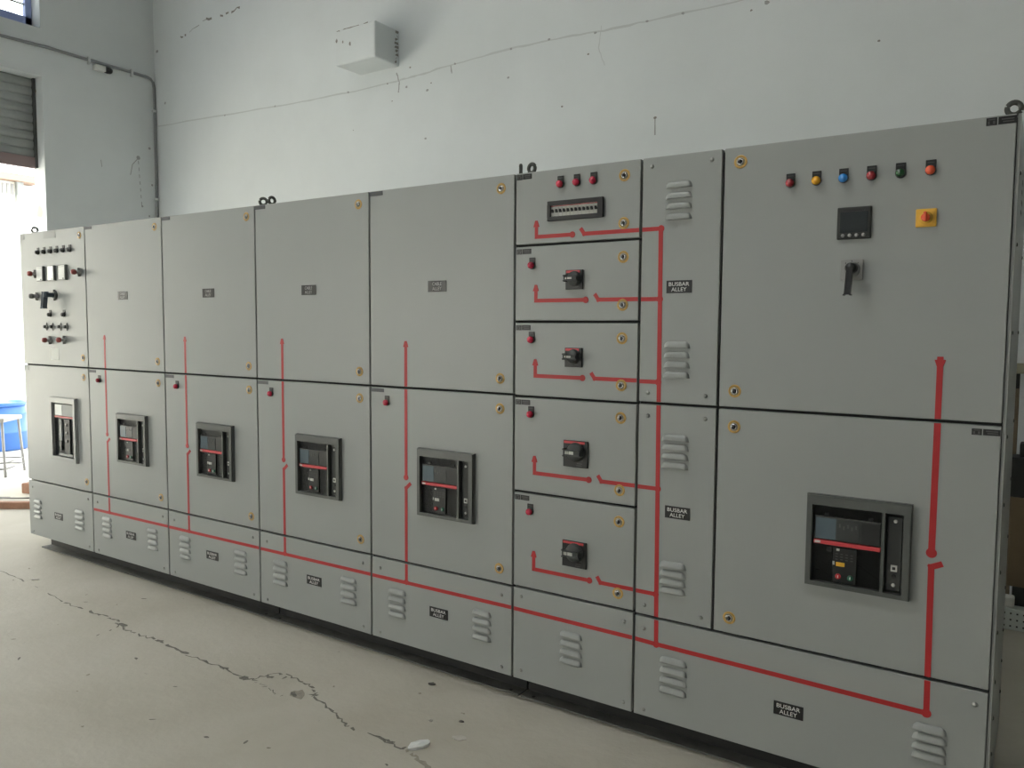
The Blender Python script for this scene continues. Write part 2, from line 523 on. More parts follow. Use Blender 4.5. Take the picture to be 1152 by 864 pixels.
# stains on the side of the opening
def stain_reveal(cx, cz, r, mi):
    vs = []
    for k in range(10):
        s = random.uniform(.65, 1.15)
        vs.append(bm.verts.new((cx+math.cos(k*PI/5)*r*s*.8, DY1-.0015, cz+math.sin(k*PI/5)*r*s)))
    bm.faces.new(vs).material_index = mi
stain_reveal(-2.49, 2.59, .075, 3)
stain_reveal(-2.514, 3.72, .05, 2)
struct(obj('wall_left', bm, [M['wall'], M['wall_pencil'], M['rust_stain'], M['reveal_stain']], org=(XL, 0, 0)))

# wall behind the photographer, with two window openings added for fill light, and the right wall
FW = [(0.4, 2.4), (4.2, 5.6)]; FZ0, FZ1 = 1.2, 2.4
bm = new()
y0, y1 = YF-TW, YF
box(bm, XL, XR, y0, y1, -0.12, FZ0); box(bm, XL, XR, y0, y1, FZ1, ZC)
box(bm, XL, FW[0][0], y0, y1, FZ0, FZ1); box(bm, FW[0][1], FW[1][0], y0, y1, FZ0, FZ1); box(bm, FW[1][1], XR, y0, y1, FZ0, FZ1)
struct(obj('wall_front', bm, M['bare_wall']))
bm = new()
box(bm, XR, XR+TW, YF-TW, YB, -0.12, ZC)
struct(obj('wall_right', bm, M['bare_wall']))

# high window: blue frame, bars and glass
xw = XL-TW
w1 = struct(empty('window_1', (xw, (WY0+WY1)/2, WZ0)))
bm = new()
f = 0.06
fz = WZ0+0.10
box(bm, xw, xw+.05, WY0, WY1, WZ0, fz+.02); box(bm, xw, xw+.05, WY0, WY1, WZ1-f, WZ1)
box(bm, xw, xw+.05, WY0, WY0+f, WZ0, WZ1); box(bm, xw, xw+.05, WY1-.055, WY1, WZ0, WZ1)
obj('window_frame', bm, M['win_blue'], w1)
for k in range(7):
    bm = new()
    z = fz+0.13+k*0.15
    box(bm, xw+.015, xw+.03, WY0+f, WY1-.055, z, z+.014)
    obj('grille_bar', bm, M['steel'], w1)
bm = new()
box(bm, xw+.006, xw+.010, WY0+f, WY1-.055, fz+.02, WZ1-f)
obj('pane', bm, M['glass'], w1)

# rolling shutter, rolled half way up
d1 = struct(empty('door_1', (xw+.03, (DY0+DY1)/2, 0)))
bm = new()
SZ0, SZ1 = 3.10, DZ
n = 9
prof = []
pitch = (SZ1-SZ0)/n
for i in range(n):
    for t, dx in ((0, 0), (.12, .010), (.45, .016), (.8, .010), (.94, 0)):
        prof.append((SZ0+(i+t)*pitch, dx))
prof.append((SZ1, 0))
rows = [[bm.verts.new((xw+.03+dx, yy, z)) for yy in (DY0+.02, DY1-.02)] for z, dx in prof]
rows2 = [[bm.verts.new((xw+.025, yy, z)) for yy in (DY0+.02, DY1-.02)] for z in (SZ0, SZ1)]
for a, b in zip(rows, rows[1:]):
    bm.faces.new([a[0], a[1], b[1], b[0]])
bm.faces.new([rows2[0][0], rows2[0][1], rows2[1][1], rows2[1][0]])
for k in (0, 1):
    bm.faces.new([rows2[0][k]] + [r[k] for r in rows] + [rows2[1][k]])
obj('shutter_curtain', bm, M['shutter'], d1)
bm = new()
box(bm, xw+.015, xw+.06, DY0+.015, DY1-.015, 2.995, SZ0, .004)
obj('bottom_rail', bm, M['rail_brown'], d1)
for yy in (DY0, DY1-.02):
    bm = new()
    box(bm, xw+.0, xw+.075, yy, yy+.02, 3.0, DZ)
    obj('guide_rail', bm, M['channel'], d1)

# outside: ground, the cream building across the yard
bm = new()
box(bm, -30, XL, -20, 20, -0.13, -0.012)
struct(obj('ground', bm, M['ground'], org=(-8, 0, 0)))
bld = empty('building', (-6.2, 2.0, 0), 'pale cream building across the yard, seen through the open shutter', 'building')
bm = new()
box(bm, -6.6, -6.0, -14, 2.80, -0.012, 3.42)
obj('outer_wall', bm, M['out_wall'], bld)
bm = new()
box(bm, -6.02, -5.93, 2.74, 2.82, -0.012, 3.42)
obj('corner_post', bm, M['tag_grey'], bld)
bm = new()
box(bm, -6.7, -6.1, 2.80, 7.0, -0.012, 3.40)
obj('side_wall', bm, M['out_white'], bld)
bm = new()
box(bm, -6.7, -5.85, -14, 3.02, 3.41, 3.50)
obj('eave_board', bm, M['eave'], bld)
vg = None
bm = new()
for k in range(14):
    yy = 1.96 + k*0.056
    box(bm, -6.0, -5.985, yy, yy+.028, 3.24, 3.38)
obj('vent_grille', bm, M['stool'], bld)

# ------------------------------------------------------------------ wall fittings
bm = new()
box(bm, 0.632, 1.077, 2.216, YB+.01, 3.650, 3.937, .012)
for x, z, r in [(0.65, 3.85, .012), (0.72, 3.83, .008), (0.80, 3.80, .012)]:
    dot_xz(bm, x, z, r, r*1.6, 2.2145, 1)
strip_xz(bm, [(0.65, 3.925), (0.76, 3.93), (1.05, 3.93)], 2.2145, .001, .006, 1, amp=.003, gap=.3)
for k in range(9):
    z0_ = 3.665+k*.03
    vs = [bm.verts.new((1.0785, 2.46+random.uniform(-.02, .02)+a, z0_+b)) for a, b in ((0, 0), (.018, 0), (.022, .022), (.003, .02))]
    bm.faces.new(vs).material_index = 1
o = obj('concrete_stub', bm, [M['wall'], M['wall_dark']])
tag(o, 'white plastered concrete stub sticking out high on the back wall', 'beam stub')

cdt = empty('conduit', (XL, 1.5, 2.4), 'thin grey cable conduit along the left wall and down its corner', 'conduit')
bm = new()
xc = XL+.019
tube(bm, [(xc, -0.9, 4.10), (xc, 0.8, 4.10), (xc, 1.4, 4.115), (xc, 1.78, 4.108), (xc, 2.2, 4.105), (xc, 2.40, 4.10), (xc, 2.44, 4.09), (xc, 2.468, 4.06), (xc, 2.478, 4.0)]
     + [(xc, 2.480, z) for z in (3.76, 3.4, 2.84, 2.0, 1.0, 0.05)], 0.014, 10)
obj('pipe', bm, M['conduit'], cdt)
for (yy, z) in [(1.786, 4.108), (2.232, 4.105), (0.9, 4.102)]:
    bm = new()
    box(bm, XL+.003, XL+.036, yy-.012, yy+.012, z-.045, z+.03, .004)
    obj('saddle_clip', bm, M['saddle'], cdt)
for z in (3.765, 2.845):
    bm = new()
    box(bm, XL+.003, XL+.036, 2.45, YB-.004, z-.012, z+.012, .004)
    obj('saddle_clip', bm, M['saddle'], cdt)

sc = empty('security_camera', (XL, 1.92, 4.04), 'small white security camera with dark lens dome under the wall conduit', 'security camera')
bm = new()
box(bm, XL+.003, XL+.07, 1.83, 1.935, 4.022, 4.075, .008)
obj('camera_body', bm, M['cam_white'], sc)
bm = new()
tube(bm, [(XL+.035, 1.93, 4.047), (XL+.038, 1.95, 4.048)], .026, 16)
lathe(bm, [(.031, 0), (.033, .02), (.031, .045), (.022, .062), (.0, .068)], (XL+.038, 1.945, 4.050), 'y', 16)
obj('lens_dome', bm, M['black'], sc)

# ------------------------------------------------------------------ things outside the shutter
st = empty('stool', (-3.18, 1.15, 0), 'grey metal stool standing outside the open shutter', 'stool')
cor = [Vector((-3.16, 1.43, 0)), Vector((-2.90, 1.13, 0)), Vector((-3.20, .87, 0)), Vector((-3.46, 1.17, 0))]
cen = sum(cor, Vector())/4
bm = new()
a = [bm.verts.new(cen + (c-cen)*0.98 + Vector((0, 0, .535))) for c in cor]
b = [bm.verts.new(cen + (c-cen)*0.98 + Vector((0, 0, .575))) for c in cor]
bm.faces.new(a[::-1]); bm.faces.new(b)
for k in range(4):
    bm.faces.new([a[k], a[(k+1) % 4], b[(k+1) % 4], b[k]])
bmesh.ops.bevel(bm, geom=bm.edges[:], offset=.005, segments=2, affect='EDGES')
obj('seat', bm, M['stool_top'], st)
for c in cor:
    bm = new()
    tube(bm, [cen+(c-cen)*0.84+Vector((0, 0, .54)), c+Vector((0, 0, -.01))], .014, 4)
    obj('leg', bm, M['stool'], st)
for hz in (.07, .13):
    for k in range(4):
        bm = new()
        p = [cen+(cor[j % 4]-cen)*(1-.16*hz/.54) + Vector((0, 0, hz)) for j in (k, k+1)]
        tube(bm, p, .009, 4)
        obj('stretcher', bm, M['stool'], st)

dr = empty('drum', (-4.92, 1.98, -.012), 'blue plastic drum behind the metal stool in the yard', 'drum')
bm = new()
lathe(bm, [(.27, 0), (.29, .02), (.29, .2), (.298, .21), (.298, .23), (.29, .24), (.29, .42), (.298, .43), (.298, .45), (.29, .46), (.28, .53), (.26, .55), (0.0, .55)], (-4.92, 1.98, -.012), 'z', 32)
obj('drum_shell', bm, M['drum'], dr)
bm = new()
lathe(bm, [(.295, .535), (.302, .545), (.302, .575), (.29, .58), (.27, .575), (.27, .545)], (-4.92, 1.98, -.012), 'z', 32)
obj('rim', bm, M['drum'], dr)

def plank(name, p0, p1, w, h, label):
    d = Vector((p1[0]-p0[0], p1[1]-p0[1], 0))
    L = d.length; d.normalize(); nn = Vector((-d.y, d.x, 0))
    t = bmesh.new()
    bmesh.ops.create_cube(t, size=1)
    for v in t.verts:
        v.co = Vector((p0[0], p0[1], 0)) + d*((v.co.x+.5)*L) + nn*((v.co.y+.5)*w) + Vector((0, 0, (v.co.z+.5)*h))
    bmesh.ops.bevel(t, geom=t.edges[:], offset=.006, segments=2, affect='EDGES')
    o = obj(name, t, M['wood'])
    return tag(o, label, 'timber')
plank('timber_batten', (-2.15, -0.10), (-1.15, 0.61), .07, .055, 'reddish timber batten lying on the floor left of the cabinets, nearer one')
plank('timber_batten', (-1.93, 0.83), (-1.20, 1.05), .10, .09, 'short timber piece poking out from behind the leftmost cabinet')
bm = new()
for dx in (0.0, 0.16):
    tube(bm, [(-2.05+dx, 0.42+dx*.5, .006), (-1.92+dx, 0.53+dx*.5, .016), (-1.80+dx, 0.68+dx*.5, .006)], .006, 6)
o = obj('wire_offcut', bm, M['stool'])
tag(o, 'dark bent wire offcuts on the pale floor behind the timber batten', 'wire')

# ------------------------------------------------------------------ things behind the right end of the cabinets
rk = empty('rack', (5.9, 2.34, 0), 'timber rack with a pale shelf board behind the right end of the cabinets', 'rack')
bm = new()
box(bm, 5.498, 6.8, 2.32, 2.49, 1.283, 1.332, .004)
obj('shelf_board', bm, M['ply'], rk)
for x in (5.490, 6.70):
    bm = new()
    box(bm, x, x+.030, 2.325, 2.37, 0, 1.282, .003)
    obj('post', bm, M['wood_post'], rk)
bm = new()
box(bm, 5.493, 5.520, 2.316, 2.324, 1.205, 1.282)
obj('bracket', bm, M['case_black'], rk)
bm = new()
box(bm, 5.535, 6.10, 2.17, 2.30, 0, .20, .006)
obj_ = obj('dark_crate', bm, M['case_black'])
tag(obj_, 'black crate on the floor under the brown carton at the right edge', 'crate')
ct = empty('carton', (5.8, 2.36, .2), 'brown cardboard carton between the two black boxes at the right edge', 'carton')
bm = new()
box(bm, 5.512, 6.08, 2.16, 2.305, .2, .66, .004)
obj('carton_body', bm, M['carton'], ct)
bm = new()
box(bm, 5.77, 5.83, 2.1585, 2.16, .2, .66)
obj('packing_tape', bm, M['ply'], ct)
cs = empty('black_case', (5.8, 2.36, .66), 'black case with a raised lid on top of the brown carton', 'case')
bm = new()
box(bm, 5.505, 6.05, 2.155, 2.30, .662, .865, .006)
obj('case_body', bm, M['case_black'], cs)
bm = new()
box(bm, 5.538, 6.02, 2.17, 2.28, .867, .935, .006)
obj('case_lid', bm, M['case_black'], cs)
tb = empty('terminal_block', (5.7, 2.15, 0), 'white perforated terminal block on the floor by the brown carton', 'terminal block')
bm = new()
box(bm, 5.490, 5.95, 2.07, 2.14, 0, .11, .004)
obj('block_body', bm, M['strip_white'], tb)
bm = new()
for i in range(16):
    for j in range(3):
        x = 5.51+i*.028; z = .022+j*.032
        box(bm, x-.004, x+.004, 2.0685, 2.071, z-.004, z+.004)
obj('terminal_hole', bm, M['black'], tb)['kind'] = 'stuff'
bm = new()
box(bm, 5.492, 5.55, 2.075, 2.14, .111, .165, .01)
obj('cover_strip', bm, M['white_plastic'], tb)

# ------------------------------------------------------------------ switchboard components
def c_lock(bm):
    lathe(bm, [(.0215, 0), (.0215, .0012), (.0205, .002), (.0145, .002), (.0145, .0)], seg=28, mi=0)
    lathe(bm, [(.0145, 0), (.0145, .0014), (.010, .0016)], seg=24, mi=1)
    lathe(bm, [(.0115, 0), (.0115, .004), (.0095, .0065), (.0075, .0065), (.0065, .0045), (.0, .0045)], seg=20, mi=2)
    box(bm, -.0015, .0015, -.0075, -.004, -.006, .006, mi=3)
def lock(parent, x, z):
    return place('lock', c_lock, 'lock', parent, (x, 0, z), [M['amber_ring'], M['ring_inner'], M['chrome'], M['black']])

def c_screw(bm):
    lathe(bm, [(.0075, 0), (.0075, .001), (.006, .0035), (.003, .005), (.0, .0053)], seg=14)
def screw(parent, x, z):
    return place('screw', c_screw, 'screw', parent, (x, 0, z), M['steel'])

def c_louvre(w):
    def f(bm, w=w, h=.023, d=.011, e=.019):
        nx, np_ = 26, 7
        grid = []
        for i in range(nx+1):
            u = i/nx
            x = -w/2 + w*u
            q = max(0.0, (abs(x)-(w/2-e))/e)
            s = math.sqrt(max(0.0, 1-min(1, q)**2))
            col = [bm.verts.new((x, -d*s*math.sin(k/np_*PI/2), h*s*math.cos(k/np_*PI/2))) for k in range(np_+1)]
            col.append(bm.verts.new((x, 0, -0.0002)))
            grid.append(col)
        for a, b in zip(grid, grid[1:]):
            for k in range(np_+1):
                try:
                    fc = bm.faces.new([a[k], a[k+1], b[k+1], b[k]])
                    fc.smooth = k < np_
                except ValueError:
                    pass
    return f
def louvres(parent, xa, xb, z_top, z_bot, n=4):
    w = round(xb-xa, 3)
    pitch = (z_top-.021-z_bot)/(n-1)
    for k in range(n):
        place('louvre%.3f' % w, c_louvre(w), 'louvre', parent, ((xa+xb)/2, 0, z_bot+k*pitch), M['paint'])

def nameplate(parent, cx, cz, w, h, lines, key, bold=.006, mi_text='letter'):
    def f(bm):
        box(bm, -w/2, w/2, -.0022, 0, -h/2, h/2, .0006, seg=1)
        n = len(lines)
        lh = h*.31
        for i, s in enumerate(lines):
            zc = (n-1)/2*h*.42 - i*h*.42
            add_text(bm, s, 0, -.0028, zc, lh, 1, width=w*((.80 if i == 0 else .60) if lines[0] == 'BUSBAR' else .50), bold=bold)
    return place(key, f, 'nameplate', parent, (cx, 0, cz), [M['plate'], M[mi_text]])

def c_tag(w, h):
    def f(bm):
        box(bm, 0, w*.36, -.0016, 0, -h, 0)
        box(bm, w*.40, w, -.0016, 0, -h*.97, 0)
        for (a, b, c, d) in ((.06, .30, -.30, -.16), (.05, .12, -.80, -.42), (.22, .30, -.80, -.42), (.06, .30, -.93, -.86), (.50, .92, -.42, -.24), (.55, .92, -.74, -.58)):
            box(bm, w*a, w*b, -.0019, -.0015, h*c, h*d, mi=1)
    return f
def c_tag_plain(w, h):
    def f(bm):
        box(bm, 0, w, -.0016, 0, -h, 0)
        for (a, b, c, d) in ((.10, .34, -.7, -.3), (.45, .9, -.62, -.38)):
            box(bm, w*a, w*b, -.0019, -.0015, h*c, h*d, mi=1)
    return f

LENS = {'red': 'lens_red', 'crimson': 'lens_crimson', 'amber': 'lens_amber', 'blue': 'lens_blue', 'green': 'lens_green', 'orange': 'lens_orange', 'off': 'lens_off', 'brown': 'lens_brown'}
def c_pl_body(bm):
    box(bm, -.0135, .0135, -.003, 0, -.006, .030, .0008, seg=1)
    box(bm, -.009, .009, -.0034, -.0028, .021, .024, mi=1)
    lathe(bm, [(.0145, 0), (.0145, .006), (.0125, .008)], seg=20)
def c_pl_lens(bm):
    lathe(bm, [(.0125, .006), (.0130, .012), (.0122, .017), (.0098, .0205), (.0055, .0228), (.0, .0236)], seg=20)
def pilot(parent, x, z, colour, label=None):
    b = place('pl_body', c_pl_body, 'pilot_light', parent, (x, 0, z), [M['black'], M['knob']], label)
    place('pl_lens_'+colour, c_pl_lens, 'lens', b, (x, 0, z), M[LENS[colour]])
    return b

# rotary handle of the moulded case breakers: plate w x h, knob with grip pointing left
def rotary(parent, xc, zc, w, h, big):
    k = 'big' if big else 'small'
    def plate(bm):
        box(bm, -w/2, w/2, -.008, 0, -h/2, h/2, .002)
        box(bm, -w/2+.004, w/2-.012, -.0086, -.0078, h/2-.011, h/2-.002, mi=1)
        if big:
            box(bm, .012, .034, -.0088, -.0078, -h/2+.026, -h/2+.029, mi=2)
            box(bm, .008, .030, -.0088, -.0078, -h/2+.014, -h/2+.0165, mi=2)
            box(bm, .006, .028, -.0088, -.0078, -h/2+.006, -h/2+.009, mi=2)
        else:
            box(bm, .006, .024, -.0088, -.0078, -h/2+.008, -h/2+.010, mi=2)
    b = place('rotary_plate_'+k, plate, 'rotary_switch', parent, (xc, 0, zc), [M['black'], M['pink_red'], M['engrave_dim']])
    R = .034 if big else .026
    zk = .008 if big else .004
    def boss(bm):
        lathe(bm, [(R*1.06, .008), (R*1.06, .011), (R, .013), (R*.97, .021), (R*.86, .026), (0, .027)], (.003, 0, zk), seg=28)
        # grip bar lying across the boss
        gh = .011 if big else .008
        t = bmesh.new()
        bmesh.ops.create_cube(t, size=1)
        for v in t.verts:
            v.co = Vector((.001 + v.co.x*R*2.0, -.020 - (v.co.y+.5)*.018, zk + v.co.z*gh*2))
        bmesh.ops.bevel(t, geom=t.edges[:], offset=.004, segments=3, affect='EDGES')
        merge(bm, t, 0)
    place('rotary_boss_'+k, boss, 'knob', b, (xc, 0, zc), M['knob'])
    def lab(bm):
        gh = .006 if big else .0035
        for k in range(3 if big else 1):
            xs0 = .001-R*.92 + k*R*.17
            box(bm, xs0, xs0+R*(.12 if big else .3), -.0388, -.0372, zk-gh, zk+gh)
        box(bm, .001-R*.92+(R*.55 if big else R*.45), R*.25, -.0388, -.0372, zk-gh, zk+gh)
    place('rotary_label_'+k, lab, 'grip_label', b, (xc, 0, zc), M['white_plastic'], 'white label strip on the grip')
    return b

# air circuit breaker behind a door frame
def breaker(parent, x0, z0, key, W=.293, H=.285):
    wide = key != 'tall'
    P = (x0, 0, z0)
    def r(u0, u1, v0, v1):          # v measured down from the top
        return W*u0, W*u1, H*(1-v1), H*(1-v0)
    u_in0, u_in1 = (.05, .735) if wide else (.075, .93)
    v_in0, v_in1 = (.105, .955) if wide else (.08, .935)
    holes = [(u_in0, u_in1, v_in0, v_in1)] + ([(.765, .935, v_in0, v_in1)] if wide else [])
    def frame(bm):
        D0, D1 = -.020, 0.0
        x_edges = [0, holes[0][0]*W, holes[0][1]*W] + ([.765*W, .935*W] if wide else []) + [W]
        za, zb = H*(1-v_in1), H*(1-v_in0)
        box(bm, 0, W, D0, D1, 0, za); box(bm, 0, W, D0, D1, zb, H)
        box(bm, 0, x_edges[1], D0, D1, za, zb)
        box(bm, x_edges[2], x_edges[3], D0, D1, za, zb)
        if wide:
            box(bm, x_edges[4], W, D0, D1, za, zb)
        # raised outer lip
        for q in ((-.003, W+.003, -.012, -.0, -.003, .004), (-.003, W+.003, -.012, 0, H-.004, H+.003),
                  (-.003, .004, -.012, 0, 0, H), (W-.004, W+.003, -.012, 0, 0, H)):
            box(bm, *q)
    b = place('cb_frame_'+key, frame, 'circuit_breaker', parent, P, M['frame'] if wide else M['frame_haze'])
    def face(bm):
        for (a, c, v0, v1) in holes[:1]:
            q = r(a, c, v0, v1)
            box(bm, q[0]-.002, q[1]+.002, .0, .004, q[2]-.002, q[3]+.002)
    if wide:
        place('cb_face_'+key, face, 'front_face', b, P, M['face'])
        def side(bm):
            q = r(.765, .935, v_in0, v_in1)
            box(bm, q[0]-.001, q[1]+.001, .0, .004, q[2]-.001, q[3]+.001, mi=0)
            q = r(.785, .92, .15, .93); box(bm, *q[:2], -.004, .001, *q[2:], .001, mi=1)
            for v in (.19, .87):
                lathe(bm, [(.0055, 0), (.0055, .003), (.004, .004)], (W*.855, -.004, H*(1-v)), seg=14, mi=2)
            q = r(.825, .885, .655, .725); box(bm, *q[:2], -.007, -.003, *q[2:], .001, mi=2)
            q = r(.84, .87, .675, .705); box(bm, *q[:2], -.0075, -.006, *q[2:], mi=3)
            lathe(bm, [(.006, 0), (.006, .002), (.003, .002)], (W*.857, -.004, H*.225), seg=12, mi=3)
        place('cb_side_'+key, side, 'side_panel', b, P, [M['face_dark'], M['face'], M['white_plastic'], M['black']])
        def win(bm):
            q = r(.075, .72, .235, .485); box(bm, *q[:2], -.010, .001, *q[2:], .002, mi=0)
            q = r(.085, .29, .245, .475); box(bm, *q[:2], -.0112, -.0095, *q[2:], mi=2)
            q = r(.30, .52, .25, .47); box(bm, *q[:2], -.0112, -.0095, *q[2:], mi=1)
            q = r(.54, .71, .25, .47); box(bm, *q[:2], -.0112, -.0095, *q[2:], mi=3)
            q = r(.075, .72, .228, .238); box(bm, *q[:2], -.011, .001, *q[2:], mi=4)
            for k in range(5):
                q = r(.32+.04*k, .335+.04*k, .29+.02*(k % 2), .33+.02*(k % 2)); box(bm, *q[:2], -.0118, -.011, *q[2:], mi=4)
            for u in (.17, .60):
                q = r(u, u+.045, .19, .225); box(bm, *q[:2], -.004, .001, *q[2:], mi=3)
        place('cb_win_'+key, win, 'display_window', b, P, [M['face'], M['relay'], M['relay_blue'], M['face_dark'], M['engrave_dim']])
        def stripe(bm):
            q = r(.07, .725, .49, .535); box(bm, *q[:2], -.013, .001, *q[2:], .001)
            q = r(.08, .14, .50, .527); box(bm, *q[:2], -.0136, -.0125, *q[2:], mi=1)
        place('cb_stripe_'+key, stripe, 'red_stripe', b, P, [M['pink_red'], M['white_plastic']])
        def ctl(bm):
            q = r(.265, .50, .555, .94); box(bm, *q[:2], -.007, .001, *q[2:], .001, mi=0)
            q = r(.30, .33, .565, .59); box(bm, *q[:2], -.009, -.006, *q[2:], mi=1)
            for i in range(4):
                for j in range(3):
                    q = r(.29+.05*i, .315+.05*i, .62+.03*j, .63+.03*j); box(bm, *q[:2], -.0078, -.0068, *q[2:], mi=2)
            q = r(.265, .285, .71, .75); box(bm, *q[:2], -.009, -.006, *q[2:], mi=1)
            q = r(.20, .25, .57, .62); box(bm, *q[:2], -.002, .001, *q[2:], mi=3)
            q = r(.09, .14, .835, .845); box(bm, *q[:2], -.0008, .001, *q[2:], mi=2)
        place('cb_ctl_'+key, ctl, 'control_panel', b, P, [M['face_dark'], M['white_plastic'], M['engrave_dim'], M['black']])
        def flag(bm):
            q = r(.30, .385, .715, .76); box(bm, *q[:2], -.009, -.006, *q[2:], .001)
        place('cb_flag_'+key, flag, 'status_flag', b, P, M['yellow_flag'] if key == 'main' else M['white_plastic'])
        for nm, u, mm in (('red', .325, 'btn_red'), ('green', .445, 'btn_green')):
            def btn(bm, u=u):
                lathe(bm, [(.0085, .006), (.0085, .011), (.007, .0125), (0, .0125)], (W*u, 0, H*.13), seg=16)
                box(bm, W*u-.001, W*u+.001, -.0132, -.012, H*.13-.004, H*.13+.004, mi=1)
            place('cb_btn_%s_%s' % (nm, key), btn, 'push_button', b, P, [M[mm], M['letter']], '%s push button' % nm)
    else:
        def well(bm):
            q = r(u_in0, u_in1, v_in0, v_in1)
            box(bm, q[0]-.002, q[1]+.002, .0, .004, q[2]-.002, q[3]+.002)
        place('cb_face_tall', well, 'front_face', b, P, M['relay'])
        def win(bm):
            q = r(.17, .90, .10, .285); box(bm, *q[:2], -.012, .001, *q[2:], .002, mi=0)
            q = r(.18, .46, .11, .275); box(bm, *q[:2], -.0128, -.0115, *q[2:], mi=1)
        place('cb_win_tall', win, 'display_window', b, P, [M['tag_grey'], M['meter_face']])
        def stripe(bm):
            q = r(.16, .905, .29, .315); box(bm, *q[:2], -.014, .001, *q[2:], .001)
        place('cb_stripe_tall', stripe, 'red_stripe', b, P, M['pink_red'])
        def ctl(bm):
            q = r(.30, .40, .34, .78); box(bm, *q[:2], -.010, .001, *q[2:], .003, mi=1)
            q = r(.50, .72, .33, .88); box(bm, *q[:2], -.008, .001, *q[2:], .002, mi=0)
            for k in range(3):
                lathe(bm, [(.010, .008), (.010, .012), (0, .012)], (W*.60, 0, H*(1-.42-.13*k)), seg=14, mi=2)
            q = r(.34, .40, .68, .83); box(bm, *q[:2], -.012, -.001, *q[2:], mi=0)
            q = r(.28, .82, .88, .92); box(bm, *q[:2], -.010, .001, *q[2:], mi=1)
        place('cb_ctl_tall', ctl, 'control_panel', b, P, [M['face'], M['tag_grey'], M['grey_plate']])
    return b

# red mimic-diagram tape: a path of (x, z) points, plus dots and arrow heads
TY = -.0010
def tape(parent, pts, w=.0155, dots=(), tip=None, name='mimic_line'):
    bm = new()
    for ti, (a, b) in enumerate(zip(pts, pts[1:])):
        d = Vector((b[0]-a[0], b[1]-a[1]))
        L = d.length
        d.normalize()
        nv = Vector((-d.y, d.x))*w/2
        e = d*w/2*.96
        A = Vector(a); B = Vector(b)
        if a is not pts[0]: A = A - e
        if b is not pts[-1]: B = B + e
        prism(bm, [tuple(A-nv), tuple(B-nv), tuple(B+nv), tuple(A+nv)], TY-.0002*ti, 0)
    for (x, z) in dots:
        lathe(bm, [(w*.82, 0), (w*.82, .0018)], (x, 0, z), seg=14)
    if tip:
        x, z, s = tip
        prism(bm, [(x-s*.55, z-s), (x+s*.55, z-s), (x+s*.22, z), (x-s*.22, z)], TY-.0006, 0)
    return obj(name, bm, M['red_tape'], parent)

GAP = .0048
def panel(parent, name, x0, x1, z0, z1, ga=None):
    """folded sheet-steel door or cover, front at y = 0."""
    bm = new()
    box(bm, x0+GAP, x1-GAP, 0, .021, z0+GAP, z1-GAP, .0022, seg=2)
    return obj(name, bm, M['paint'], parent)

DEPTH = .68
def carcass(parent, x0, x1, right=False):
    bm = new()
    box(bm, x0+.0005, x1-.0005, .026, DEPTH, .1005, 2.096, .003)
    if right:
        box(bm, x1-.0085, x1-.0005, .007, .027, .1005, 2.096)
    obj('body', bm, M['paint'], parent)
    bm = new()
    box(bm, x0+.002, x1-(.010 if right else .002), .0212, .0258, .104, 2.088)
    obj('gasket', bm, M['gasket'], parent)

def eyebolt(parent, x, y, rz):
    def f(bm):
        lathe(bm, [(.012, 0), (.012, .005), (.007, .007), (.007, .012)], axis='z', seg=16)
        tube(bm, [(math.cos(t)*.017, 0, .031+math.sin(t)*.017) for t in [2*PI*k/24 for k in range(24)]], .0072, 10, closed=True)
    o = place('eyebolt', f, 'lifting_eye', parent, (x, y, 2.096), M['eye'])
    o.rotation_euler.z = rz

# ------------------------------------------------------------------ the seven cabinets
X = [0.0, .7956, 1.5808, 2.3615, 3.1328, 3.9021, 4.4313, 4.7227, 5.5425]
Z0, Z1, Z2, Z3 = .10, .4752, 1.2433, 2.10
GRP = 'feeder cabinets with cable alley doors in the switchboard'
labels = [
    'leftmost grey cabinet, with pale meters, lever and small lamps on its upper door',
    'second grey cabinet from the left, beside the one with meters',
    'third grey cabinet from the left, just left of the first lifting eye pair',
    'fourth grey cabinet from the left, with two lifting eyes above its upper left corner',
    'widest-looking cable alley cabinet, left of the column of five small doors',
    'grey cabinet split into a column of five small doors with black rotary handles',
    'large right-end grey cabinet with six coloured lamps and a yellow switch',
]
TAPE_X = [None, .982, 1.772, 2.551, 3.342]
PIL_X = [None, .915, 1.694, 2.468, 3.234]
CB_X = [None, 1.112, 1.880, 2.656, 3.420]
LOCK_X = [.736, 1.516, 2.299, 3.067, 3.836]
CAB_X = [None, 1.188, 1.984, 2.743, 3.516]
BUS_X = [.383, 1.205, 1.973, 2.757, 3.524]
LOU = [((.068, .167), (.583, .692)), ((.901, 1.003), (1.378, 1.475)), ((1.683, 1.783), (2.158, 2.260)), ((2.461, 2.568), (2.936, 3.038)), ((3.235, 3.338), (3.701, 3.798))]
cabs = []
